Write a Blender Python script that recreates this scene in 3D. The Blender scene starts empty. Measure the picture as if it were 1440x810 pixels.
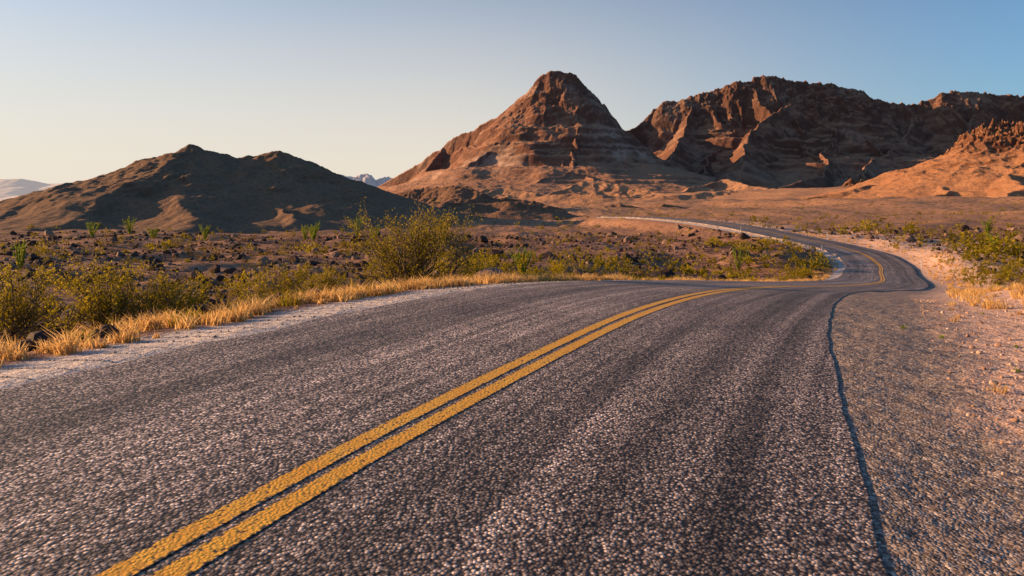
import bpy, math, numpy as np
from mathutils import Vector
import bmesh
rng=np.random.default_rng(7)
sc=bpy.context.scene
sc.view_settings.view_transform='Standard'
try: sc.view_settings.look='None'
except Exception: pass
sc.view_settings.exposure=0

# ------------------------------------------------------------------ noise
def _h(ix,iy,seed):
    n=(ix*374761393+iy*668265263+seed*1442695041)&0xFFFFFFFF
    n=((n^(n>>13))*1274126177)&0xFFFFFFFF
    return (n^(n>>16))&0xFFFFFFFF
_an=np.linspace(0,2*np.pi,4096,endpoint=False);_CS=np.cos(_an);_SN=np.sin(_an)
def gn(x,y,seed=0):
    x=np.asarray(x,float);y=np.asarray(y,float)
    fx0=np.floor(x);fy0=np.floor(y);fx=x-fx0;fy=y-fy0
    ix=fx0.astype(np.int64);iy=fy0.astype(np.int64)
    u=fx*fx*(3-2*fx);v=fy*fy*(3-2*fy)
    def g(a,b):
        k=_h(ix+a,iy+b,seed)&4095
        return _CS[k]*(fx-a)+_SN[k]*(fy-b)
    a=g(0,0);b=g(1,0);c=g(0,1);d=g(1,1)
    ab=a+(b-a)*u
    return 1.5*(ab+((c+(d-c)*u)-ab)*v)
def fbm(x,y,o=4,seed=0,gain=.5):
    r=0;a=1;t=0
    for i in range(o):
        r=r+a*gn(x,y,seed+i*17);t+=a;a*=gain;x=x*2.03+3.1;y=y*2.03-1.7
    return r/t
def ridged(x,y,o=4,seed=0,gain=.5):
    r=0;a=1;t=0
    for i in range(o):
        r=r+a*(1-np.abs(gn(x,y,seed+i*13))*1.6);t+=a;a*=gain;x=x*2.07+5.1;y=y*2.07+2.3
    return r/t
def sst(a,b,x):
    t=np.clip((x-a)/(b-a),0,1);return t*t*(3-2*t)

# ------------------------------------------------------------------ mesh helper
def make(name,V,F,mat,attrs=None,smooth=True,parent=None):
    V=np.asarray(V,dtype=np.float32);F=np.asarray(F,dtype=np.int32);k=F.shape[1]
    me=bpy.data.meshes.new(name)
    me.vertices.add(len(V));me.vertices.foreach_set('co',V.ravel())
    me.loops.add(F.size);me.loops.foreach_set('vertex_index',F.ravel())
    me.polygons.add(len(F));me.polygons.foreach_set('loop_start',np.arange(0,F.size,k,dtype=np.int32))
    me.update(calc_edges=True)
    me.polygons.foreach_set('use_smooth',np.full(len(me.polygons),smooth))
    for n,(t,a) in (attrs or {}).items():
        at=me.attributes.new(n,t,'POINT')
        a=np.asarray(a,dtype=np.float32).ravel()
        at.data.foreach_set('vector' if t=='FLOAT_VECTOR' else 'value',a)
    ob=bpy.data.objects.new(name,me);sc.collection.objects.link(ob)
    if mat: me.materials.append(mat)
    if parent: ob.parent=parent
    return ob
def gridfaces(ny,nx):
    i=np.arange(ny-1)[:,None]*nx+np.arange(nx-1)[None,:]
    i=i.ravel();return np.stack([i,i+1,i+nx+1,i+nx],1)

# ------------------------------------------------------------------ material helper
class M:
    def __init__(s,name):
        s.m=bpy.data.materials.new(name);s.m.use_nodes=True;s.t=s.m.node_tree;s.t.nodes.clear()
        s.out=s.n('ShaderNodeOutputMaterial')
    def n(s,t,**k):
        nd=s.t.nodes.new(t)
        for a,b in k.items(): setattr(nd,a,b)
        return nd
    def l(s,a,b): s.t.links.new(a,b)
    def set(s,sock,v):
        if isinstance(v,bpy.types.NodeSocket): s.l(v,sock)
        else: sock.default_value=v
    def pos(s): return s.n('ShaderNodeNewGeometry').outputs['Position']
    def attr(s,name,o='Fac'): return s.n('ShaderNodeAttribute',attribute_name=name).outputs[o]
    def map(s,v,sc=(1,1,1)):
        m=s.n('ShaderNodeMapping');s.l(v,m.inputs[0]);m.inputs['Scale'].default_value=sc;return m.outputs[0]
    def noise(s,v,scale,detail=4,rough=.55,o='Fac'):
        n=s.n('ShaderNodeTexNoise');s.l(v,n.inputs['Vector']);n.inputs['Scale'].default_value=scale
        n.inputs['Detail'].default_value=detail;n.inputs['Roughness'].default_value=rough;return n.outputs[o]
    def vor(s,v,scale):
        n=s.n('ShaderNodeTexVoronoi');s.l(v,n.inputs['Vector']);n.inputs['Scale'].default_value=scale
        sp=s.n('ShaderNodeSeparateColor');s.l(n.outputs['Color'],sp.inputs[0])
        return n.outputs['Distance'],sp.outputs[0],sp.outputs[1]
    def ramp(s,f,stops):
        r=s.n('ShaderNodeValToRGB');s.l(f,r.inputs[0]);e=r.color_ramp.elements
        while len(e)<len(stops): e.new(.5)
        for i,(p,c) in enumerate(stops):
            e[i].position=p;e[i].color=(c,c,c,1) if not isinstance(c,tuple) else (*c,1)
        return r.outputs[0]
    def mix(s,f,a,b,bt='MIX'):
        m=s.n('ShaderNodeMix',data_type='RGBA',blend_type=bt)
        s.set(m.inputs[0],f)
        for i,v in ((6,a),(7,b)):
            if isinstance(v,tuple): v=(*v,1)
            s.set(m.inputs[i],v)
        return m.outputs[2]
    def math(s,op,a,b=0.0):
        m=s.n('ShaderNodeMath',operation=op);s.set(m.inputs[0],a);s.set(m.inputs[1],b);return m.outputs[0]
    def mr(s,v,a,b,c=0.,d=1.):
        m=s.n('ShaderNodeMapRange');s.set(m.inputs[0],v)
        for i,x in zip((1,2,3,4),(a,b,c,d)): m.inputs[i].default_value=x
        return m.outputs[0]
    def bump(s,h,st,dist,nrm=None):
        b=s.n('ShaderNodeBump');s.l(h,b.inputs['Height']);b.inputs['Strength'].default_value=st
        b.inputs['Distance'].default_value=dist
        if nrm: s.l(nrm,b.inputs['Normal'])
        return b.outputs[0]
    def pbsdf(s,col,rough=.9,nrm=None,spec=.2,haze_glow=None):
        p=s.n('ShaderNodeBsdfPrincipled');s.set(p.inputs['Base Color'],(*col,1) if isinstance(col,tuple) else col)
        s.set(p.inputs['Roughness'],rough);p.inputs['Specular IOR Level'].default_value=spec
        if nrm: s.l(nrm,p.inputs['Normal'])
        if haze_glow: p.inputs['Emission Color'].default_value=(*haze_glow,1);p.inputs['Emission Strength'].default_value=1.  # emission imitating light scattered by air in front of far slopes
        s.l(p.outputs[0],s.out.inputs[0]);return s.m

# ------------------------------------------------------------------ road centre line
CP=np.array([(-8.2,-16,0),(-5.4,-8,0),(-3.25,-2,0),(-2.1,1.6,0),(-1.6,2.95,0),(-1.17,4.02,0),(-.56,5.37,0),(.43,7.42,0),(1.69,9.85,-.0),(2.9,12.0,-.07),
(4.3,14.5,-.25),(6.3,18.2,-.63),(8.6,22.,-1.04),(11.8,27,-1.62),(16.6,34.5,-2.5),(24,46,-3.75),(32,59,-5.0),(40,74,-5.85),(46,86,-5.75),(48,94,-5.05),
(47,103,-4.2),(45,113,-3.4),(43,124,-2.6),(40.5,138,-1.95),(36,160,-1.5),(28,190,-1.6),(15,230,-2.2)],float)
def catmull(P,step):
    out=[]
    for i in range(1,len(P)-2):
        p0,p1,p2,p3=P[i-1],P[i],P[i+1],P[i+2]
        n=max(2,int(np.linalg.norm(p2-p1)/step))
        t=np.linspace(0,1,n,endpoint=False)[:,None]
        d01=np.linalg.norm(p1-p0);d12=np.linalg.norm(p2-p1);d23=np.linalg.norm(p3-p2)
        m1=((p1-p0)/d01*d12+(p2-p1)/d12*d01)/(d01+d12)*d12
        m2=((p2-p1)/d12*d23+(p3-p2)/d23*d12)/(d12+d23)*d12
        out.append((2*t**3-3*t**2+1)*p1+(t**3-2*t**2+t)*m1+(-2*t**3+3*t**2)*p2+(t**3-t**2)*m2)
    return np.concatenate(out)
C=catmull(CP,.3)
for _ in range(8):
    C[1:-1]=(C[:-2]+2*C[1:-1]+C[2:])/4
T=np.gradient(C,axis=0)[:,:2];T/=np.linalg.norm(T,axis=1)[:,None]
Rt=np.stack([T[:,1],-T[:,0]],1)
S=np.concatenate([[0],np.cumsum(np.linalg.norm(np.diff(C[:,:2],axis=0),axis=1))])
s00=S[np.argmin(np.hypot(C[:,0]+1.6,C[:,1]-2.95))]
def roadq(x,y):
    n=len(x);off=np.full(n,200.);zz=np.zeros(n)
    sel=np.where((np.abs(x)<110)&(y<270)&(y>-40))[0]
    for a in range(0,len(sel),20000):
        i=sel[a:a+20000]
        d=(x[i,None]-C[None,:,0])**2+(y[i,None]-C[None,:,1])**2
        k=d.argmin(1);dx=x[i]-C[k,0];dy=y[i]-C[k,1]
        lat=dx*Rt[k,0]+dy*Rt[k,1];lon=dx*T[k,0]+dy*T[k,1]
        dist=np.sqrt(d[np.arange(len(i)),k])
        o=np.where(np.abs(lon)<.6,lat,np.sign(lat+1e-9)*dist)
        kk=np.clip(k+1,0,len(C)-1);sl=(C[kk,2]-C[k,2])/np.maximum(S[kk]-S[k],1e-3)
        off[i]=o;zz[i]=C[k,2]+sl*np.clip(lon,-.6,.6)
    return off,zz
LE,RE=-3.75,2.85
def REf(s): return 3.05-.65*sst(-1,13,s-s00)+.95*sst(20,45,s-s00)

# ------------------------------------------------------------------ terrain height
BP=np.array([(-8,5,-.95),(-6,15,-1.25),(-3,20,-1.3),(-20,10,-1.8),(-20,30,-2.6),(-3,28,-1.9),(-10,50,-3.6),(5,42,-4),(-50,50,-3.5),(-40,100,-4.4),(0,100,-5.2),
(-100,120,-4.4),(20,60,-6),(25,80,-6.6),(30,100,-5.4),(20,130,-4),(0,160,-4),(45,80,-6),(46,100,-4.5),(42,125,-2.8),(36,160,-1.8),
(12,8,.55),(8,3,.75),(8,10,.25),(14,14,.05),(25,20,-1.2),(40,35,-3.2),(70,50,-4.6),(60,75,-5.4),(75,100,-4.2),(80,130,-3),(150,160,-1.5),(60,160,-2),
(0,250,-3),(-100,250,-3.5),(100,250,-1.5),(0,500,-1.0),(200,500,4),(-300,500,-3),(0,1000,8),(500,1000,22),(-800,1000,-8),(-2000,3000,-30),(0,3000,0),(3000,3000,40),
(-8,-15,-.8),(10,-15,.1),(-40,-20,-1.8),(40,-20,.4),(-1000,0,-3),(1000,100,10),(-200,60,-3.5),(200,60,-1)],float)
def baseh(x,y):
    X=np.arcsinh(x/12);Y=np.arcsinh(y/12)
    PX=np.arcsinh(BP[:,0]/12);PY=np.arcsinh(BP[:,1]/12)
    num=np.zeros_like(x);den=np.zeros_like(x)
    for i in range(len(BP)):
        d2=(X-PX[i])**2+(Y-PY[i])**2
        w=np.exp(-d2/(2*.30**2))+1e-4/(d2+.5)**3
        num+=w*BP[i,2];den+=w
    return num/den
def terrain(x,y):
    off,rz=roadq(x,y)
    s_=np.hypot(x,y)
    b=baseh(x,y)+fbm(x/38,y/38,3,5)*1.0*sst(15,60,s_)+(ridged(x/14,y/14,3,25)-.6)*1.1*sst(20,60,s_)
    b=b+(ridged(x/90,y/60,3,35)-.55)*6*sst(170,420,s_)
    mi=fbm(x/5,y/5,4,9)*.34+fbm(x/1.3,y/1.3,2,19)*.06
    far=np.clip((y-20)*.0022,0,.25)
    shoulder=rz-.007-far
    under=rz-.06-far
    l=-off
    wl=sst(5.0,11,l);wr=sst(4.2,9,off)
    w=np.where(off<0,wl,wr)
    z=shoulder*(1-w)+(b+mi)*w
    z=z-np.where(off<0,.10*sst(3.9,5.2,l)*(1-w),0)
    z=z+fbm(x/.7,y/.7,3,3)*.02*sst(.35,1.5,np.where(off<0,l+LE,off-RE))*(1-w)
    z=np.where((off>LE+.12)&(off<np.where(y<22,2.05,2.6)),under,z)
    return z,off
ax=lambda a,b,sc_,dt: sc_*np.sinh(np.arange(np.arcsinh(a/sc_),np.arcsinh(b/sc_)+dt,dt))
gx=ax(-14000,14000,10,.021);gy=ax(-60,16000,10,.020)
GX,GY=np.meshgrid(gx,gy);tx=GX.ravel();ty=GY.ravel()
tz,toff=terrain(tx,ty)

# ------------------------------------------------------------------ materials
def mat_ground():
    m=M('desert_ground_mat');p=m.pos()
    off=m.attr('off')
    big=m.noise(p,.05,3,.6);mid=m.noise(p,.9,5,.65)
    c=m.ramp(big,[(.3,(.21,.112,.075)),(.55,(.37,.20,.125)),(.75,(.27,.158,.10))])
    c=m.mix(m.ramp(mid,[(.42,0.),(.60,.85)]),c,(.125,.067,.052))
    vd,v0,v1=m.vor(p,5.5)
    st=m.math('MULTIPLY',m.mr(vd,.30,.38,1,0),m.mr(v0,.30,.35))
    c=m.mix(st,c,m.ramp(v1,[(0,(.045,.028,.025)),(.6,(.10,.06,.048)),(1,(.36,.25,.19))]))
    sp,_,_=m.vor(p,.35)
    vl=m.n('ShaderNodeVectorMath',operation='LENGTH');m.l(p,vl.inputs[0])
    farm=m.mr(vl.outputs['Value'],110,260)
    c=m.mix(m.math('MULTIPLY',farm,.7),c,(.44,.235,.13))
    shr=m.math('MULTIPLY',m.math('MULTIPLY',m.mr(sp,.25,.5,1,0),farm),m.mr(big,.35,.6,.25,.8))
    c=m.mix(shr,c,(.11,.078,.035))
    wob=m.math('MULTIPLY',m.math('SUBTRACT',mid,.5),2.2)
    o2=m.math('ADD',off,wob)
    pd,p0,p1=m.vor(p,55)
    pink=m.ramp(p0,[(0,(.30,.165,.115)),(.4,(.56,.35,.25)),(.8,(.68,.46,.345)),(1,(.80,.62,.51))])
    pink=m.mix(m.ramp(mid,[(.5,0.),(.75,.4)]),pink,(.32,.18,.12))
    c=m.mix(m.math('MULTIPLY',m.mr(o2,3,3.5),m.mr(off,12,22,1,0)),c,pink)
    grey=m.ramp(p1,[(0,(.085,.064,.055)),(.5,(.215,.165,.14)),(.85,(.36,.285,.24)),(1,(.58,.47,.39))])
    g1=m.math('MULTIPLY',m.mr(o2,4.3,3.6),m.mr(off,0,.1))
    c=m.mix(g1,c,grey)
    gl=m.ramp(p1,[(0,(.28,.23,.21)),(.5,(.50,.43,.39)),(1,(.74,.66,.60))])
    g2=m.math('MULTIPLY',m.mr(m.math('ADD',off,m.math('MULTIPLY',wob,.3)),-5.4,-5.0),m.mr(off,0,-.1))
    c=m.mix(g2,c,gl)
    h=m.math('ADD',m.math('MULTIPLY',pd,-.35),m.math('MULTIPLY',vd,-.8))
    n=m.bump(h,.8,.03)
    n=m.bump(mid,.7,.28,n)
    return m.pbsdf(c,.95,n,.1)
def asphalt_nodes(m):
    uv=m.attr('ruv','Vector');p=m.pos()
    v1,c0,c1=m.vor(p,48)
    col=m.ramp(c0,[(0,(.068,.05,.043)),(.3,(.185,.138,.115)),(.62,(.36,.27,.223)),(.85,(.54,.415,.34)),(1,(.86,.68,.55))])
    col=m.mix(m.mr(v1,.44,.68),col,(.034,.026,.026))
    st=m.noise(m.map(uv,(1.3,.03,1)),1.0,5,.6)
    st2=m.noise(m.map(uv,(7,.10,1)),1.0,3,.6)
    blot=m.noise(p,.55,4,.65)
    sx=m.n('ShaderNodeSeparateXYZ');m.l(uv,sx.inputs[0])
    lw=m.math('ADD',sx.outputs[0],m.math('MULTIPLY',m.math('SUBTRACT',st,.5),1.1))
    bd=m.ramp(m.mr(lw,-4,4),[(0,.95),(.10,1.08),(.20,.78),(.30,1.25),(.42,1.15),(.485,.85),(.56,1.18),(.62,.68),(.655,1.08),(.70,.62),(.745,1.0),(.79,.52),(.83,.95)])
    f=m.math('MULTIPLY',m.math('MULTIPLY',bd,m.mr(st,.38,.62,.75,1.2)),m.mr(st2,.38,.62,.62,1.28))
    f=m.math('MULTIPLY',f,m.mr(blot,.3,.7,.70,1.3))
    cc=m.n('ShaderNodeCombineXYZ')
    for i in range(3): m.l(f,cc.inputs[i])
    col=m.mix(1.0,col,cc.outputs[0],'MULTIPLY')
    return uv,p,v1,col,c1
def mat_asphalt():
    m=M('asphalt_mat');uv,p,v1,col,s1=asphalt_nodes(m)
    h=m.math('ADD',m.math('MULTIPLY',v1,-1.0),m.math('MULTIPLY',s1,.6))
    n=m.bump(h,.5,.012)
    return m.pbsdf(col,.62,n,.25)
def mat_yellow():
    m=M('yellow_paint_mat');uv,p,v1,col,s1=asphalt_nodes(m)
    w=m.noise(p,25,4,.7);w2=m.noise(p,2.,3,.6)
    wear=m.math('ADD',m.math('MULTIPLY',w,.6),m.math('ADD',m.math('MULTIPLY',v1,.35),m.math('MULTIPLY',w2,.25)))
    y=m.mix(m.mr(w2,.3,.7),(.82,.37,.012),(.92,.50,.04))
    y=m.mix(m.mr(v1,.2,.6,0,.5),y,(.50,.21,.012))
    e=m.attr('edge')
    lim=m.math('ADD',m.math('MULTIPLY',m.mr(e,0,.25,1,0),.22),wear)
    c=m.mix(m.mr(lim,.70,.78),y,col)
    h=m.math('ADD',m.math('MULTIPLY',v1,-1.0),m.math('MULTIPLY',s1,.6))
    return m.pbsdf(c,.55,m.bump(h,.45,.008),.3)
def mat_rockmtn(name,cols,fan,pale,scale=1.,bumpd=6.,haze_tint=0.,bush=(.09,.07,.035),hz=(.42,.40,.42),haze_glow=None,cliff=(.50,.68),nz=.6):
    m=M(name);p=m.pos();g=m.n('ShaderNodeNewGeometry')
    sp=m.n('ShaderNodeSeparateXYZ');m.l(g.outputs['Normal'],sp.inputs[0])
    n1=m.noise(p,.006*scale,4,.65);n2=m.noise(p,.04*scale,7,.72);n3=m.noise(m.map(p,(1,1,2.2)),.012*scale,5,.65)
    c=m.ramp(n3,[(.3,cols[0]),(.5,cols[1]),(.7,cols[2])])
    c=m.mix(m.ramp(n1,[(.50,0.),(.64,.65)]),c,pale)
    c=m.mix(m.ramp(n2,[(.46,0.),(.62,nz)]),c,cols[0])
    flat=m.math('ADD',sp.outputs[2],m.mr(n2,0,1,-.1,.1))
    c=m.mix(m.mr(flat,cliff[0],cliff[1],.75,0),c,cols[0])
    c=m.mix(m.mr(flat,.72,.92,0,.85),c,fan)
    vd,_,_=m.vor(p,.13*scale)
    spk=m.math('MULTIPLY',m.mr(vd,.2,.45,1,0),m.mr(flat,.7,.9,.2,.5))
    c=m.mix(spk,c,bush)
    if haze_tint: c=m.mix(haze_tint,c,hz)  # aerial haze painted into the rock colour
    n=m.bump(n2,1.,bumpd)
    return m.pbsdf(c,.97,n,.05,haze_glow)
def mat_flat(name,a,b,scale=1.,rough=.9,spec=.1):
    m=M(name);p=m.pos();n=m.noise(p,scale,4,.6)
    return m.pbsdf(m.mix(m.mr(n,.35,.65),a,b),rough,m.bump(n,.5,.02),spec)
def mat_leaf(name,a,b,trans=.45):
    m=M(name);t=m.attr('tint')
    c=m.mix(t,a,b)
    d=m.n('ShaderNodeBsdfDiffuse');m.l(c,d.inputs[0]);tr=m.n('ShaderNodeBsdfTranslucent');m.l(c,tr.inputs[0])
    mx=m.n('ShaderNodeMixShader');mx.inputs[0].default_value=trans
    m.l(d.outputs[0],mx.inputs[1]);m.l(tr.outputs[0],mx.inputs[2]);m.l(mx.outputs[0],m.out.inputs[0]);return m.m

# ------------------------------------------------------------------ ground + road
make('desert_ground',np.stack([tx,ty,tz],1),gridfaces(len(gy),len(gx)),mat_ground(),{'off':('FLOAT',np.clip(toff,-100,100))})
n=len(C)
LEv=LE+gn(S*.9,S*0,31)*.10+gn(S*3.1,S*0,32)*.05
REv=REf(S)+gn(S*.5,S*0,41)*.04+gn(S*3.3,S*0,42)*.022
lat=np.concatenate([[0,.0001,.0015],np.linspace(.03,.97,13),[.9985,.9999,1]]);NL=len(lat)
O=LEv[:,None]+(REv-LEv)[:,None]*lat[None,:]
Z=C[:,2][:,None]+0*O
dz=np.clip((C[:,1]-20)*.004,0,.5)
for j in (0,NL-1): Z[:,j]-=.07+dz
V=np.stack([C[:,0][:,None]+Rt[:,0][:,None]*O,C[:,1][:,None]+Rt[:,1][:,None]*O,Z],-1).reshape(-1,3)
uvv=np.stack([O,S[:,None]+0*O,0*O],-1).reshape(-1,3)
make('asphalt_road',V,gridfaces(n,NL)[:,::-1],mat_asphalt(),{'ruv':('FLOAT_VECTOR',uvv)})
my=mat_yellow()
lines=bpy.data.objects.new('double_yellow_line',None);sc.collection.objects.link(lines)
for nm,c0 in (('stripe_left',-.11),('stripe_right',.11)):
    q=np.linspace(-1,1,5);O=c0+q[None,:]*.078+0*S[:,None]
    V=np.stack([C[:,0][:,None]+Rt[:,0][:,None]*O,C[:,1][:,None]+Rt[:,1][:,None]*O,C[:,2][:,None]+.004+np.clip((C[:,1]-30)*.0003,0,.03)[:,None]+0*O],-1).reshape(-1,3)
    uvv=np.stack([O,S[:,None]+0*O,0*O],-1).reshape(-1,3)
    make(nm,V,gridfaces(n,5)[:,::-1],my,{'ruv':('FLOAT_VECTOR',uvv),'edge':('FLOAT',(1-np.abs(q))[None,:]+0*O)},parent=lines)

# ------------------------------------------------------------------ mountains
def rd(D,*pts):
    """ridge line from image coordinates, with assumed ranges (tan bearing, tan rise[, range])"""
    r=[]
    for p in pts:
        d=p[2] if len(p)>2 else D
        r.append((p[0]*d,d,1.6+p[1]*d))
    return np.array(r)
def mountain(name,ridges,xr,yr,nx,ny,mat,base=0.,pw=1.6,seed=1,wl=120.,gul=.35,det=.05,apron=.12,warp=25.,edge=60.,crag=0.,ak=2.0,cz=(.45,.8),go=4,d0=(.02,.3),bigw=None):
    x=np.linspace(*xr,nx);y=np.linspace(*yr,ny);X,Y=np.meshgrid(x,y);X=X.ravel();Y=Y.ravel()
    wx=X+fbm(X/(wl*1.4),Y/(wl*1.4),3,seed+3)*warp;wy=Y+fbm(X/(wl*1.4)+9,Y/(wl*1.4),3,seed+5)*warp
    if bigw:   # broad meander of the spurs away from the crest: (crest y, reach, wavelength, amount)
        q=sst(0,bigw[1],bigw[0]-Y)
        wx=wx+fbm(X/bigw[2],Y/bigw[2],3,seed+90)*bigw[3]*q;wy=wy+fbm(X/bigw[2]+5,Y/bigw[2],3,seed+93)*bigw[3]*q
    H=np.zeros(len(X))
    for ri,R_ in enumerate(ridges):
        P,kk=R_[0],R_[1];pq=R_[2] if len(R_)>2 else pw
        acc=0.
        for a,b in zip(P[:-1],P[1:]):
            ab=b[:2]-a[:2];L=np.linalg.norm(ab)
            t=np.clip(((wx-a[0])*ab[0]+(wy-a[1])*ab[1])/L**2,0,1)
            d=np.hypot(wx-a[0]-t*ab[0],wy-a[1]-t*ab[1])
            zr=np.maximum(a[2]+(b[2]-a[2])*t-base,1)
            u=d/(kk*zr)
            h=zr*(np.clip(1-u,0,1)**pq*(1-apron)+apron*np.exp(-ak*u))
            m=np.where((h>H)&(h>.01*zr))[0]
            g=ridged((acc+t[m]*L)/wl,d[m]/(wl*3.2)+ri*7.3,go,seed+ri*5)
            hh=h[m]*(1-gul*(1-g)*np.clip(u[m]*3.2,0,1))
            H[m]=np.maximum(H[m],hh);acc+=L
    hm_=H.max();hf=np.clip(H/hm_,0,1)
    H=H+(ridged(X/(wl*.8),Y/(wl*.8),4,seed+50,.5)-.55)*hm_*det*sst(d0[0],d0[1],hf)
    if crag:
        cn=np.abs(fbm(X/(wl*.3),Y/(wl*.3),4,seed+70,.6))
        H=H+(np.floor(np.clip(cn*2.2,0,1.5)*4)/4*.3+cn*1.1)*hm_*crag*sst(cz[0],cz[1],hf)
    H=H+fbm(X/(wl*.3),Y/(wl*.3),3,seed+60)*hm_*.006*sst(0,.1,hf)
    e=np.minimum.reduce([X-xr[0],xr[1]-X,Y-yr[0],yr[1]-Y])
    fade=sst(0,edge,e)
    z=base+H*fade-(1-fade)*6
    return make(name,np.stack([X,Y,z],1),gridfaces(ny,nx),mat)

mm=mat_rockmtn('mountain_rock_mat',((.095,.05,.038),(.235,.117,.078),(.32,.168,.108)),(.40,.215,.13),(.44,.335,.27),nz=.5)
mr2=mat_rockmtn('mountain_range_mat',((.08,.042,.033),(.205,.103,.068),(.28,.148,.095)),(.39,.205,.12),(.31,.205,.15),nz=.5)
peak=rd(1900,(-.26,.004,2150),(-.203,.023,2100),(-.167,.044,2080),(-.115,.075,2050),(-.083,.098,2020),(-.055,.109,2000),(-.031,.125,1980),(0,.145,1950),(.026,.167,1920),(.040,.188),(.055,.194),(.068,.1955),(.082,.194),(.094,.189),(.108,.174,1910),(.121,.148,1930),(.133,.135,1950),(.141,.119,1960),(.150,.103,1990))
sp1=rd(0,(.075,.188,1900),(.082,.125,1800),(.060,.070,1640),(.045,.035,1480),(.0,.012,1300))
sp2=rd(0,(.115,.150,1915),(.135,.085,1790),(.16,.045,1600),(.15,.015,1350))
sp3=rd(0,(-.031,.112,1980),(-.05,.070,1850),(-.09,.035,1650),(-.12,.012,1450))
sp4=rd(0,(.15,.100,2000),(.17,.065,1900),(.20,.035,1600))
sp5=rd(0,(.036,.172,1905),(.015,.105,1800),(-.012,.055,1650),(-.05,.018,1430))
sp6=rd(0,(-.10,.085,2030),(-.13,.045,1880),(-.165,.012,1650))
mountain('mountain',[(peak,1.8,2.2),(sp1,1.6,1.7),(sp2,1.6,1.8),(sp3,1.7),(sp4,2.2),(sp5,1.6),(sp6,1.8)],(-760,760),(1050,2400),680,520,mm,pw=1.75,seed=11,wl=75,gul=.5,det=.035,apron=.24,warp=12,crag=.018,edge=120,ak=1.5,cz=(.45,.75),go=4,d0=(.08,.5),bigw=(1920,350,260,75))
rng2=rd(2400,(.10,.05,2300),(.156,.100,2300),(.193,.124,2380),(.214,.141),(.224,.151),(.266,.157),(.292,.165),(.328,.180),(.339,.178),(.370,.189),(.396,.184),(.437,.178),(.469,.177),(.5,.169),(.526,.154),(.552,.149),(.594,.147),(.625,.163),(.651,.166),(.688,.163),(.75,.158),(.85,.15),(1.0,.12))
s=[rd(0,(.266,.150,2400),(.25,.10,2200),(.22,.055,1900),(.18,.025,1500)),
rd(0,(.328,.165,2400),(.31,.100,2250),(.285,.060,2000),(.25,.03,1600)),
rd(0,(.437,.168,2400),(.39,.140,2250),(.352,.112,2120),(.33,.07,1900),(.31,.03,1550)),
rd(0,(.5,.155,2400),(.485,.095,2150),(.45,.055,1850),(.42,.025,1450)),
rd(0,(.594,.138,2400),(.57,.085,2150),(.53,.05,1800),(.5,.025,1450)),
rd(0,(.688,.150,2400),(.66,.09,2150),(.63,.055,1800),(.6,.03,1500)),
rd(0,(.80,.145,2400),(.78,.10,2100),(.76,.05,1700))]
mountain('mountain',[(rng2,2.0,2.1)]+[(q,1.9,1.6) for q in s],(200,2300),(1150,2800),800,600,mr2,pw=1.75,seed=23,wl=85,gul=.48,det=.032,apron=.26,warp=18,crag=.022,edge=150,ak=1.5,cz=(.55,.8),go=4,d0=(.1,.5),bigw=(2380,350,280,80))
mh=mat_rockmtn('rocky_hill_mat',((.085,.036,.025),(.26,.12,.062),(.36,.175,.09)),(.43,.21,.105),(.36,.20,.12),4.,2.0,bush=(.12,.07,.033),cliff=(.60,.80))
hr=rd(600,(.30,-.006,540),(.40,.004,570),(.5,.022,580),(.552,.038,590),(.604,.056),(.656,.077),(.68,.094),(.70,.110),(.75,.117),(.85,.125),(1.0,.13))
hs=[rd(0,(.75,.105,600),(.74,.05,520),(.74,.012,430)),rd(0,(.90,.12,600),(.90,.05,500),(.90,.012,420)),rd(0,(.65,.066,600),(.63,.032,540),(.62,.008,470))]
mountain('rocky_hill',[(hr,2.8)]+[(q,3.2) for q in hs],(120,760),(320,860),680,580,mh,base=-2,pw=1.35,seed=37,wl=24,gul=.25,det=.05,apron=.13,warp=9,crag=.13,edge=40,cz=(.5,.75),d0=(.08,.5),bigw=(590,80,60,14))
ml=mat_rockmtn('hill_mat',((.105,.065,.042),(.178,.108,.07),(.23,.148,.092)),(.23,.142,.09),(.23,.148,.097),7.,.8,bush=(.068,.052,.031))
hl=rd(215,(-1.0,-.04,170),(-.80,-.036,175),(-.70,-.018,185),(-.62,.014,195),(-.56,.048,205),(-.51,.075,212),(-.469,.0885),(-.44,.080),(-.406,.070,218),(-.375,.074,220),(-.345,.079,220),(-.325,.075,220),(-.29,.057,220),(-.25,.038,218),(-.21,.015,215),(-.165,-.008,210))
hls=[rd(0,(-.469,.072,215),(-.48,.012,180),(-.48,-.02,150)),rd(0,(-.345,.058,220),(-.335,.012,190),(-.33,-.02,160))]
mountain('hill',[(hl,3.2)]+[(q,3.8) for q in hls],(-260,10),(105,330),600,480,ml,base=-5.5,pw=1.35,seed=51,wl=9,gul=.13,det=.03,apron=.08,warp=4.,crag=.02,edge=25,cz=(.2,.7),bigw=(212,40,28,9))
mdk=mat_rockmtn('mound_mat',((.075,.043,.031),(.15,.085,.056),(.22,.125,.078)),(.25,.14,.085),(.2,.12,.08),7.,.8,bush=(.065,.05,.03))
hm=rd(340,(-.21,.006),(-.167,.016),(-.125,.024),(-.075,.027,330),(-.05,.020,325),(-.02,.009,320),(.03,.004,315),(.075,-.005,310))
hm3=rd(250,(-.16,-.004),(-.11,.003),(-.05,.002),(.0,.003),(.04,-.002),(.08,-.010))
hm2=rd(420,(.12,-.006),(.155,.002),(.19,-.004),(.22,.001,400),(.25,-.003,400),(.28,-.008,400))
mountain('hill',[(hm,2.4),(hm3,3.)],(-120,60),(200,420),340,360,mdk,base=-4,pw=1.2,seed=61,wl=12,gul=.2,det=.08,apron=.06,warp=4,crag=.07,edge=20,cz=(.2,.6))
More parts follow.
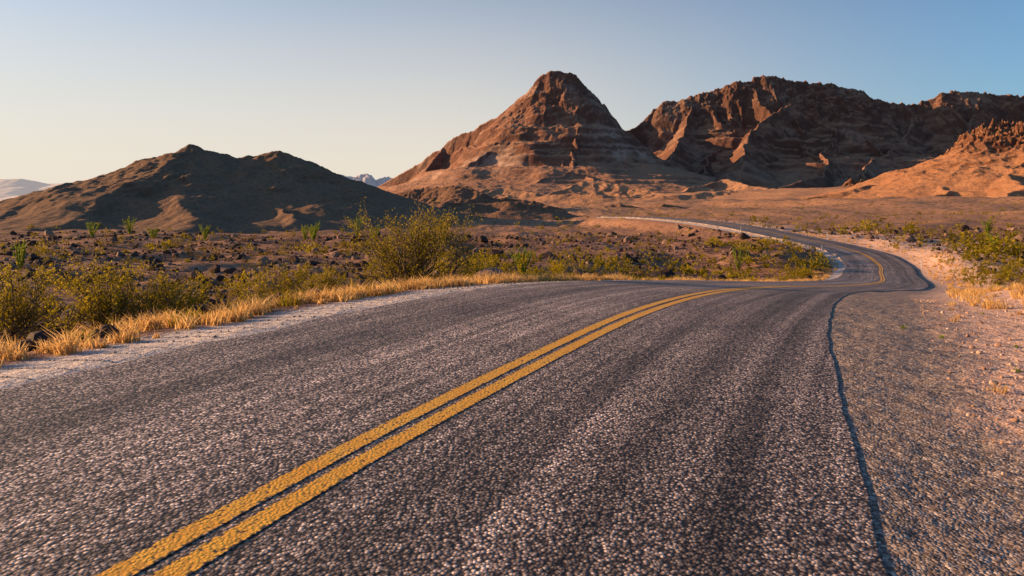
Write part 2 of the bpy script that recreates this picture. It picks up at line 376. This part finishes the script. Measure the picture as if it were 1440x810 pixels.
mountain('hill',[(hm2,2.6)],(20,150),(350,470),240,220,mdk,base=-3.5,pw=1.2,seed=67,wl=10,gul=.25,det=.1,apron=.06,warp=4,crag=.08,edge=20)
ho=rd(900,(.46,.010),(.48,.026),(.495,.036),(.52,.034),(.54,.020),(.56,.012))
mountain('rocky_hill',[(ho,2.)],(380,560),(820,980),200,180,mh,base=2,pw=1.2,seed=71,wl=14,gul=.3,det=.1,apron=.08,warp=5,crag=.1,edge=25)
fo=[rd(0,(-.10,.010,1150),(-.02,.026,1200),(.04,.016,1150)),rd(0,(.06,.018,1200),(.12,.036,1250),(.18,.024,1200),(.24,.014,1100)),rd(0,(.24,.016,1150),(.31,.038,1250),(.37,.024,1150),(.43,.014,1050)),
rd(0,(-.02,.008,900),(.08,.016,880),(.17,.012,860)),rd(0,(.22,.012,850),(.32,.020,880),(.42,.012,850)),rd(0,(.08,.006,640),(.16,.011,620),(.24,.007,600))]
mfh=mat_rockmtn('foothill_mat',((.13,.067,.045),(.28,.143,.083),(.37,.195,.11)),(.44,.235,.13),(.38,.24,.155),1.5,3.,bush=(.13,.085,.04))
mountain('foothills',[(q,4.8) for q in fo],(-260,640),(520,1500),540,440,mfh,base=0,pw=1.35,seed=77,wl=55,gul=.6,det=.10,apron=.15,warp=24,edge=80,go=3)
mf=mat_rockmtn('painted_haze_distant_mat',((.24,.22,.24),(.34,.31,.33),(.40,.36,.37)),(.42,.38,.38),(.42,.38,.38),.4,6,.55,(.13,.125,.14),(.6,.53,.5),(.07,.065,.065))  # aerial haze painted in: pale tint plus a faint self-glow
df=rd(5200,(-.30,.018),(-.275,.032),(-.255,.045),(-.235,.040),(-.215,.046),(-.20,.036),(-.18,.040),(-.15,.03))
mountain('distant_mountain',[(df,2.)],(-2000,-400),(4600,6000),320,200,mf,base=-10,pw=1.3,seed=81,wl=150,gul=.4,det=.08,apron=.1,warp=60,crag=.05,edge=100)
mf2=mat_rockmtn('painted_haze_range_mat',((.52,.42,.36),(.56,.46,.39),(.58,.48,.41)),(.56,.46,.39),(.56,.46,.39),.1,1,.9,(.42,.33,.27),(.50,.41,.35),(.30,.235,.19))  # rock nearly all haze colour, and glowing in place of bright air
df2=rd(11000,(-1.1,.02),(-.9,.03),(-.78,.037),(-.72,.038),(-.68,.031),(-.64,.032),(-.60,.043),(-.56,.034),(-.50,.03),(-.42,.02),(-.3,.012))
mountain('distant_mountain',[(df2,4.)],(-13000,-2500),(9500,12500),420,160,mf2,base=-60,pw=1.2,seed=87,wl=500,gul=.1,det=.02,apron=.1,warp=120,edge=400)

# ------------------------------------------------------------------ vegetation
def ribbon(P,w0,w1,sides=3):
    P=np.asarray(P);n=len(P);t=np.gradient(P,axis=0);t/=np.linalg.norm(t,axis=1)[:,None]+1e-9
    ref=np.array([.3,.9,.2]);a=np.cross(t,ref);a/=np.linalg.norm(a,axis=1)[:,None]+1e-9;b=np.cross(t,a)
    w=np.linspace(w0,w1,n)[:,None];V=[]
    for k in range(sides):
        an=2*np.pi*k/sides;V.append(P+w*(a*np.cos(an)+b*np.sin(an)))
    V=np.stack(V,1).reshape(-1,3);F=[]
    for i in range(n-1):
        for k in range(sides):
            k2=(k+1)%sides;F.append((i*sides+k,i*sides+k2,(i+1)*sides+k2,(i+1)*sides+k))
    return V,np.array(F)
def quads(c,size,rg):
    n=len(c);a=rg.normal(size=(n,3));a/=np.linalg.norm(a,axis=1)[:,None]
    b=rg.normal(size=(n,3));b-=a*(a*b).sum(1)[:,None];b/=np.linalg.norm(b,axis=1)[:,None]
    s=(size*rg.uniform(.6,1.3,n))[:,None];a=a*s;b=b*s*.55
    V=np.stack([c-a,c-b,c+a,c+b],1).reshape(-1,3);F=np.arange(4*n).reshape(-1,4);return V,F
def bush(rg,nst=26,nleaf=3500,leaf=.022,spread=.75,detail=True):
    VS=[];FS=[];o=0;tips=[]
    for i in range(nst):
        an=rg.uniform(0,2*np.pi);lean=rg.uniform(.1,1)**.8*spread;h=rg.uniform(.45,1.)*(1-.3*(lean/spread)**2)
        t=np.linspace(0,1,6)[:,None]
        P=np.concatenate([np.cos(an)*lean*t**1.2,np.sin(an)*lean*t**1.2,h*t**.9],1)
        P[1:]+=rg.normal(size=(5,3))*.025
        v,f=ribbon(P,.010,.003);VS.append(v);FS.append(f+o);o+=len(v)
        for j in range(5 if detail else 2):
            q=P[rg.integers(2,5)];d=rg.normal(size=3)*.14;d[2]=abs(d[2])+.08
            Q=np.array([q,q+d*.5+rg.normal(size=3)*.01,q+d])
            v,f=ribbon(Q,.004,.0015);VS.append(v);FS.append(f+o);o+=len(v);tips.append((q,q+d))
        tips.append((P[3],P[5]));tips.append((P[4],P[5]))
    wood=(np.concatenate(VS),np.concatenate(FS))
    k=rg.integers(0,len(tips),nleaf);A=np.array([a for a,b in tips]);B=np.array([b for a,b in tips])
    dens=rg.uniform(.1,1.,len(tips))**1.3;keep=rg.uniform(size=nleaf)<dens[k];k=k[keep]
    t=rg.uniform(.1,1.1,len(k))[:,None];c=A[k]*(1-t)+B[k]*t+rg.normal(size=(len(k),3))*.022
    c[:,2]=np.abs(c[:,2])
    v,f=quads(c,leaf,rg)
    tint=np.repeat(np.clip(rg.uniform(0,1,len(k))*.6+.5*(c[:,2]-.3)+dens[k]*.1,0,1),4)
    return wood,(v,f,tint)
m_wood=mat_flat('twig_mat',(.10,.075,.05),(.17,.13,.09),8)
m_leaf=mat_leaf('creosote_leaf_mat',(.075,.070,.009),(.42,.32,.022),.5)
m_shrub=mat_leaf('shrub_leaf_mat',(.06,.046,.016),(.30,.20,.055),.35)
m_grass=mat_leaf('dry_grass_mat',(.40,.22,.065),(.84,.58,.25),.5)
m_oco=mat_leaf('ocotillo_mat',(.12,.16,.02),(.34,.40,.06),.45)
def gz(x,y):
    z,o=terrain(np.atleast_1d(float(x)),np.atleast_1d(float(y)));return float(z[0])
def place_bush(name,x,y,h,spread,seed,nst=28,nleaf=4200,leaf=.026):
    rg=np.random.default_rng(seed);w,l=bush(rg,nst,nleaf,leaf/h,spread)
    e=bpy.data.objects.new(name,None);sc.collection.objects.link(e);e.location=(x,y,gz(x,y)-.03)
    make('branches',w[0]*h,w[1],m_wood,parent=e);make('leaves',l[0]*h,l[1],m_leaf,{'tint':('FLOAT',l[2])},False,parent=e)
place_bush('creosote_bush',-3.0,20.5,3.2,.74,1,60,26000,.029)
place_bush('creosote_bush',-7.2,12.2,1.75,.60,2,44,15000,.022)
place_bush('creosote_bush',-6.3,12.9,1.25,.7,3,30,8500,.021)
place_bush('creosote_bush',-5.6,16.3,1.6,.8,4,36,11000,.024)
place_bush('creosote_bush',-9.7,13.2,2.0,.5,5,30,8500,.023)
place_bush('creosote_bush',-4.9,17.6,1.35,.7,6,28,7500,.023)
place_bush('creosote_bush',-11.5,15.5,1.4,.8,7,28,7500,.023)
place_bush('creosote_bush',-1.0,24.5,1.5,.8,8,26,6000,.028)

def ocotillo(x,y,h,seed,nst=14):
    rg=np.random.default_rng(seed);VS=[];FS=[];o=0;cs=[]
    for i in range(nst):
        an=rg.uniform(0,6.283);ln=rg.uniform(.1,.42)*h;hh=rg.uniform(.7,1)*h;t=np.linspace(0,1,8)[:,None]
        P=np.concatenate([np.cos(an)*ln*t,np.sin(an)*ln*t,hh*t],1);P[1:]+=np.cumsum(rg.normal(size=(7,3))*.012*h,0)
        v,f=ribbon(P,.028,.012,4);VS.append(v);FS.append(f+o);o+=len(v)
        tt=rg.uniform(.1,7,110);i0=np.clip(tt.astype(int),0,6);fr=(tt-i0)[:,None]
        cs.append(P[i0]*(1-fr)+P[i0+1]*fr+rg.normal(size=(110,3))*.035)
    e=bpy.data.objects.new('ocotillo_plant',None);sc.collection.objects.link(e);e.location=(x,y,gz(x,y)-.05)
    make('stems',np.concatenate(VS),np.concatenate(FS),m_oco,{'tint':('FLOAT',np.full(o,.2))},parent=e)
    c=np.concatenate(cs);v,f=quads(c,.06 if y<90 else .09,rg);make('leaves',v,f,m_oco,{'tint':('FLOAT',np.repeat(rg.uniform(0,1,len(c)),4))},False,parent=e)
for i,(x,y,h) in enumerate([(-29,128,4.4),(-26,131,3.2),(-35,120,3.6),(-37,122,3.0),(.8,52,2.4),(26.5,80,3.4),(-36,50,2.4),(-38,130,3),(-70,125,3.2),(-75,122,2.9),(-24,118,2.6),(62,88,2.6),(-54,120,2.8),(78,112,3),(-62,118,2.4),(-18,124,2.8)]):
    ocotillo(x,y,h,100+i)

protoN=[];protoF=[]
for i in range(6):
    rg=np.random.default_rng(200+i);w,l=bush(rg,9,560,.038,.7,False);protoN.append(l)
    rg=np.random.default_rng(220+i);w,l=bush(rg,8,140,.085,.8,False);protoF.append(l)
def scatter(name,pts,hs,mat,squash=(.8,1.2)):
    VS=[];FS=[];TS=[];o=0
    z,_=terrain(pts[:,0],pts[:,1])
    for i,(p,h) in enumerate(zip(pts,hs)):
        V,F,t=(protoN if p[1]<65 else protoF)[rng.integers(6)]
        a=rng.uniform(0,6.283);c,s_=np.cos(a),np.sin(a);sx=h*rng.uniform(*squash)
        X=np.stack([(V[:,0]*c-V[:,1]*s_)*sx+p[0],(V[:,0]*s_+V[:,1]*c)*sx+p[1],V[:,2]*h+z[i]-.03],1)
        VS.append(X);FS.append(F+o);TS.append(np.clip(t*.7+rng.uniform(-.1,.4),0,1));o+=len(V)
    return make(name,np.concatenate(VS),np.concatenate(FS),mat,{'tint':('FLOAT',np.concatenate(TS))},False)
def field(n0,lo,hi,thr,seed,pw=1.3):
    y=14+(430-14)*rng.uniform(size=n0)**pw;b=rng.uniform(-1.05,1.05,n0);P=np.stack([b*y,y],1)
    off,_=roadq(P[:,0],P[:,1]);cl=fbm(P[:,0]/18,P[:,1]/18,3,seed)
    P=P[((off<-7)|(off>6.8))&(cl+rng.uniform(-.4,.5,n0)>thr)]
    return P,rng.uniform(lo,hi,len(P))*np.where(P[:,1]>60,1.5,.9)
P,hs=field(12500,.2,.6,0,77,1.5);scatter('desert_shrubs',P,hs,m_shrub)
P,hs=field(5000,.3,1.05,.10,99,1.6);scatter('creosote_scrub',P,hs,m_leaf)
def blob(n,cx,cy,sx,sy): return np.stack([rng.normal(cx,sx,n),rng.normal(cy,sy,n)],1)
W=np.concatenate([blob(90,24,76,9,8),blob(110,34,92,7,10),blob(70,12,66,10,7),blob(60,27,58,5,6),blob(150,60,72,9,9),blob(110,70,92,14,12),blob(60,40,52,5,5),blob(60,62,120,10,15),blob(40,0,55,9,8),blob(20,-2,34,4,4)])
off,_=roadq(W[:,0],W[:,1]);W=W[(off<-5.6)|(off>6.0)]
scatter('creosote_thicket',W,rng.uniform(.5,1.7,len(W))*np.where(W[:,0]>52,1.4,1),m_leaf,(.9,1.4))

def grass(name,P,hs,mat,n_bl=26,rad=.14,w=.006):
    z,_=terrain(P[:,0],P[:,1]);N=len(P)*n_bl
    c=np.repeat(np.column_stack([P,z]),n_bl,0);h=np.repeat(hs,n_bl)*rng.uniform(.35,1.1,N)
    r=np.repeat(rad*hs/.3,n_bl)
    c[:,:2]+=rng.normal(size=(N,2))*r[:,None]*.6
    d=rng.normal(size=(N,2))*.55*h[:,None];a=rng.uniform(0,np.pi,N);ww=w*(1+np.repeat(P[:,1],n_bl)*.03)
    side=np.stack([np.cos(a)*ww,np.sin(a)*ww,0*a],1)
    mid=c+np.column_stack([d*.35,h*.6]);tip=c+np.column_stack([d,h])
    V=np.stack([c-side,c+side,mid+side*.7,mid-side*.7,tip+side*.15,tip-side*.15],1).reshape(-1,3)
    i=np.arange(N)[:,None]*6
    F=np.concatenate([i+np.array([[0,1,2,3]]),i+np.array([[3,2,4,5]])])
    t=np.repeat(np.clip(np.repeat(rng.uniform(0,1,len(P)),n_bl)*.5+rng.uniform(0,.5,N),0,1),6)
    return make(name,V,F,mat,{'tint':('FLOAT',t)},False)
def along(n,s0,s1,o0,o1,pw=1.):
    s_=s0+(s1-s0)*rng.uniform(size=n)**pw;i=np.clip(np.searchsorted(S,s_),0,len(S)-1);o=rng.uniform(o0,o1,n)
    return C[i,:2]+Rt[i]*o[:,None],s_
P1,_=along(3600,s00-4,s00+22,-7.1,-5.05);P1=P1[(fbm(P1[:,0]/.8,P1[:,1]/.8,3,91)+rng.uniform(-.14,.18,len(P1)))>.04]
P2,_=along(1200,s00-3,s00+30,-9.8,-6);P2=P2[(fbm(P2[:,0]/1.5,P2[:,1]/1.5,3,92))>-.05]
P3,_=along(1100,s00+20,s00+130,-7.2,-4.6)
P4,_=along(900,s00+10,s00+130,4.6,8.)
P=np.concatenate([P1,P2,P3,P4]);grass('dry_grass',P,rng.uniform(.05,.27,len(P))*rng.uniform(.5,1.35,len(P)),m_grass,28)
P5,_=along(30,s00,s00+12,3.4,6.5);grass('weeds',P5,rng.uniform(.03,.06,len(P5)),m_oco,30,.16,.004)
P7,_=along(60,s00,s00+14,4.,7.5);grass('dry_tufts',P7,rng.uniform(.03,.09,len(P7)),m_grass,30,.2,.003)
P6,_=along(200,s00-3,s00+30,-8.5,-5.4);grass('green_weeds',P6,rng.uniform(.12,.3,len(P6)),m_leaf,34,.2,.007)

rp=[]
for i in range(6):
    bm=bmesh.new();bmesh.ops.create_icosphere(bm,subdivisions=2 if i<3 else 1,radius=1)
    rg=np.random.default_rng(300+i);v=np.array([q.co[:] for q in bm.verts])
    for _ in range(7):
        d=rg.normal(size=3);d/=np.linalg.norm(d);h=rg.uniform(.45,.8);pr=v@d;v=v-np.outer(np.maximum(pr-h,0),d)
    v*=np.array([1,rg.uniform(.6,.9),rg.uniform(.45,.7)])
    f=np.array([[w.index for w in q.verts] for q in bm.faces]);bm.free();rp.append((v,f))
def rocks(name,P,r,mat,lo=3):
    z,_=terrain(P[:,0],P[:,1]);VS=[];FS=[];o=0;TS=[]
    for i in range(len(P)):
        v,f=rp[rng.integers(lo,6)] if r[i]<.2 else rp[rng.integers(0,3)]
        a=rng.uniform(0,6.28);c,s_=np.cos(a),np.sin(a)
        VS.append(np.stack([(v[:,0]*c-v[:,1]*s_)*r[i]+P[i,0],(v[:,0]*s_+v[:,1]*c)*r[i]+P[i,1],v[:,2]*r[i]+z[i]+r[i]*.2],1));FS.append(f+o);o+=len(v);TS.append(np.full(len(v),rng.uniform()))
    return make(name,np.concatenate(VS),np.concatenate(FS),mat,{'tint':('FLOAT',np.concatenate(TS))},False)
def mat_stone(name,a,b,c3):
    m=M(name);t=m.attr('tint');n=m.noise(m.pos(),12,3)
    c=m.mix(m.mr(n,.3,.7,0,.5),m.ramp(t,[(0,a),(.6,b),(1,c3)]),a);return m.pbsdf(c,.9,None,.15)
n1=46000;y=8+130*rng.uniform(size=n1)**1.5;b=rng.uniform(-1.1,.9,n1);P=np.stack([b*y-2,y],1)
off,_=roadq(P[:,0],P[:,1]);k=((off<-6.2)|(off>8))&(fbm(P[:,0]/9,P[:,1]/9,2,44)+rng.uniform(-.4,.5,n1)>.02);P=P[k]
r=np.clip(rng.lognormal(-2.55,.65,len(P)),.03,.55)
rocks('desert_rocks',P,r*(1+P[:,1]/90),mat_stone('dark_stone_mat',(.04,.024,.021),(.085,.05,.04),(.30,.20,.15)))
Pg,_=along(10000,s00-1,s00+16,3.7,9.5)
rocks('gravel',Pg,np.clip(rng.lognormal(-4.65,.6,len(Pg)),.004,.07),mat_stone('pink_stone_mat',(.20,.11,.075),(.46,.29,.20),(.68,.54,.44)))
Pg,_=along(5000,s00-1,s00+16,-5.4,-3.85)
rocks('gravel',Pg,np.clip(rng.lognormal(-4.7,.5,len(Pg)),.005,.04),mat_stone('grey_stone_mat',(.16,.13,.115),(.38,.32,.28),(.60,.54,.48)))

mp=mat_flat('post_white_mat',(.75,.73,.7),(.68,.66,.62),5,.5);mr_=mat_flat('reflector_mat',(.35,.18,.03),(.4,.2,.03),5,.3)
def post(x,y):
    e=bpy.data.objects.new('delineator_post',None);sc.collection.objects.link(e);e.location=(x,y,gz(x,y)-.05)
    def box(nm,sx,sy,z0,z1,mt,oy=0):
        bm=bmesh.new();bmesh.ops.create_cube(bm,size=1)
        for v in bm.verts: v.co=Vector((v.co.x*sx*(1 if v.co.z<0 or nm!='post' else .9),v.co.y*sy+oy,z0 if v.co.z<0 else z1))
        bmesh.ops.bevel(bm,geom=bm.edges[:],offset=.006,segments=1)
        me=bpy.data.meshes.new(nm);bm.to_mesh(me);bm.free();me.materials.append(mt);o=bpy.data.objects.new(nm,me);sc.collection.objects.link(o);o.parent=e
    box('post',.11,.03,0,1.2,mp);box('reflector',.085,.012,.98,1.12,mr_,-.024)
for sd,o in ((s00+92,4.3),(s00+118,4.4),(s00+128,-5.0),(s00+105,-4.8)):
    i=min(np.searchsorted(S,sd),len(S)-1);p=C[i,:2]+Rt[i]*o;post(p[0],p[1])

# ------------------------------------------------------------------ light, sky, camera
az=math.radians(-78);el=math.radians(10.5)
sv=Vector((math.sin(az)*math.cos(el),math.cos(az)*math.cos(el),math.sin(el)))
L=bpy.data.lights.new('sun','SUN');L.energy=11.5;L.angle=math.radians(.5);L.color=(1,.59,.29)
lo=bpy.data.objects.new('sun',L);sc.collection.objects.link(lo);lo.rotation_euler=sv.to_track_quat('Z','Y').to_euler();lo.location=(-50,20,40)
w=bpy.data.worlds.new('World');sc.world=w;w.use_nodes=True;nt=w.node_tree;bg=nt.nodes['Background']
sk=nt.nodes.new('ShaderNodeTexSky');sk.sky_type='NISHITA';sk.sun_disc=False;sk.sun_elevation=el;sk.sun_rotation=az
sk.air_density=1.0;sk.dust_density=1.0;sk.ozone_density=3.0
tc=nt.nodes.new('ShaderNodeTexCoord');sx=nt.nodes.new('ShaderNodeSeparateXYZ');nt.links.new(tc.outputs['Generated'],sx.inputs[0])
def wmr(v,a,b,c,d):
    m=nt.nodes.new('ShaderNodeMapRange');nt.links.new(v,m.inputs[0])
    for i,q in zip((1,2,3,4),(a,b,c,d)): m.inputs[i].default_value=q
    m.interpolation_type='SMOOTHSTEP';return m.outputs[0]
dt=nt.nodes.new('ShaderNodeVectorMath');dt.operation='DOT_PRODUCT';nt.links.new(tc.outputs['Generated'],dt.inputs[0]);dt.inputs[1].default_value=(math.sin(az),math.cos(az),0)
mu=nt.nodes.new('ShaderNodeMath');mu.operation='MULTIPLY'
nt.links.new(wmr(sx.outputs[2],-.02,.50,.95,.0),mu.inputs[0]);nt.links.new(wmr(dt.outputs['Value'],-.55,.35,.04,1.),mu.inputs[1])
tn=nt.nodes.new('ShaderNodeMix');tn.data_type='RGBA';tn.blend_type='MULTIPLY';tn.inputs[0].default_value=1;nt.links.new(sk.outputs[0],tn.inputs[6]);tn.inputs[7].default_value=(.70,.88,1.0,1)
mx=nt.nodes.new('ShaderNodeMix');mx.data_type='RGBA';nt.links.new(mu.outputs[0],mx.inputs[0]);nt.links.new(tn.outputs[2],mx.inputs[6])
mx.inputs[7].default_value=(4.7,4.15,3.5,1)
nt.links.new(mx.outputs[2],bg.inputs[0]);bg.inputs[1].default_value=.185
cam=bpy.data.cameras.new('camera');co=bpy.data.objects.new('camera',cam);sc.collection.objects.link(co)
co.location=(0,0,1.6);co.rotation_euler=(math.radians(90),0,0)
cam.sensor_width=36;cam.lens=24;cam.shift_y=-117/1440;cam.clip_start=.05;cam.clip_end=40000
sc.camera=co
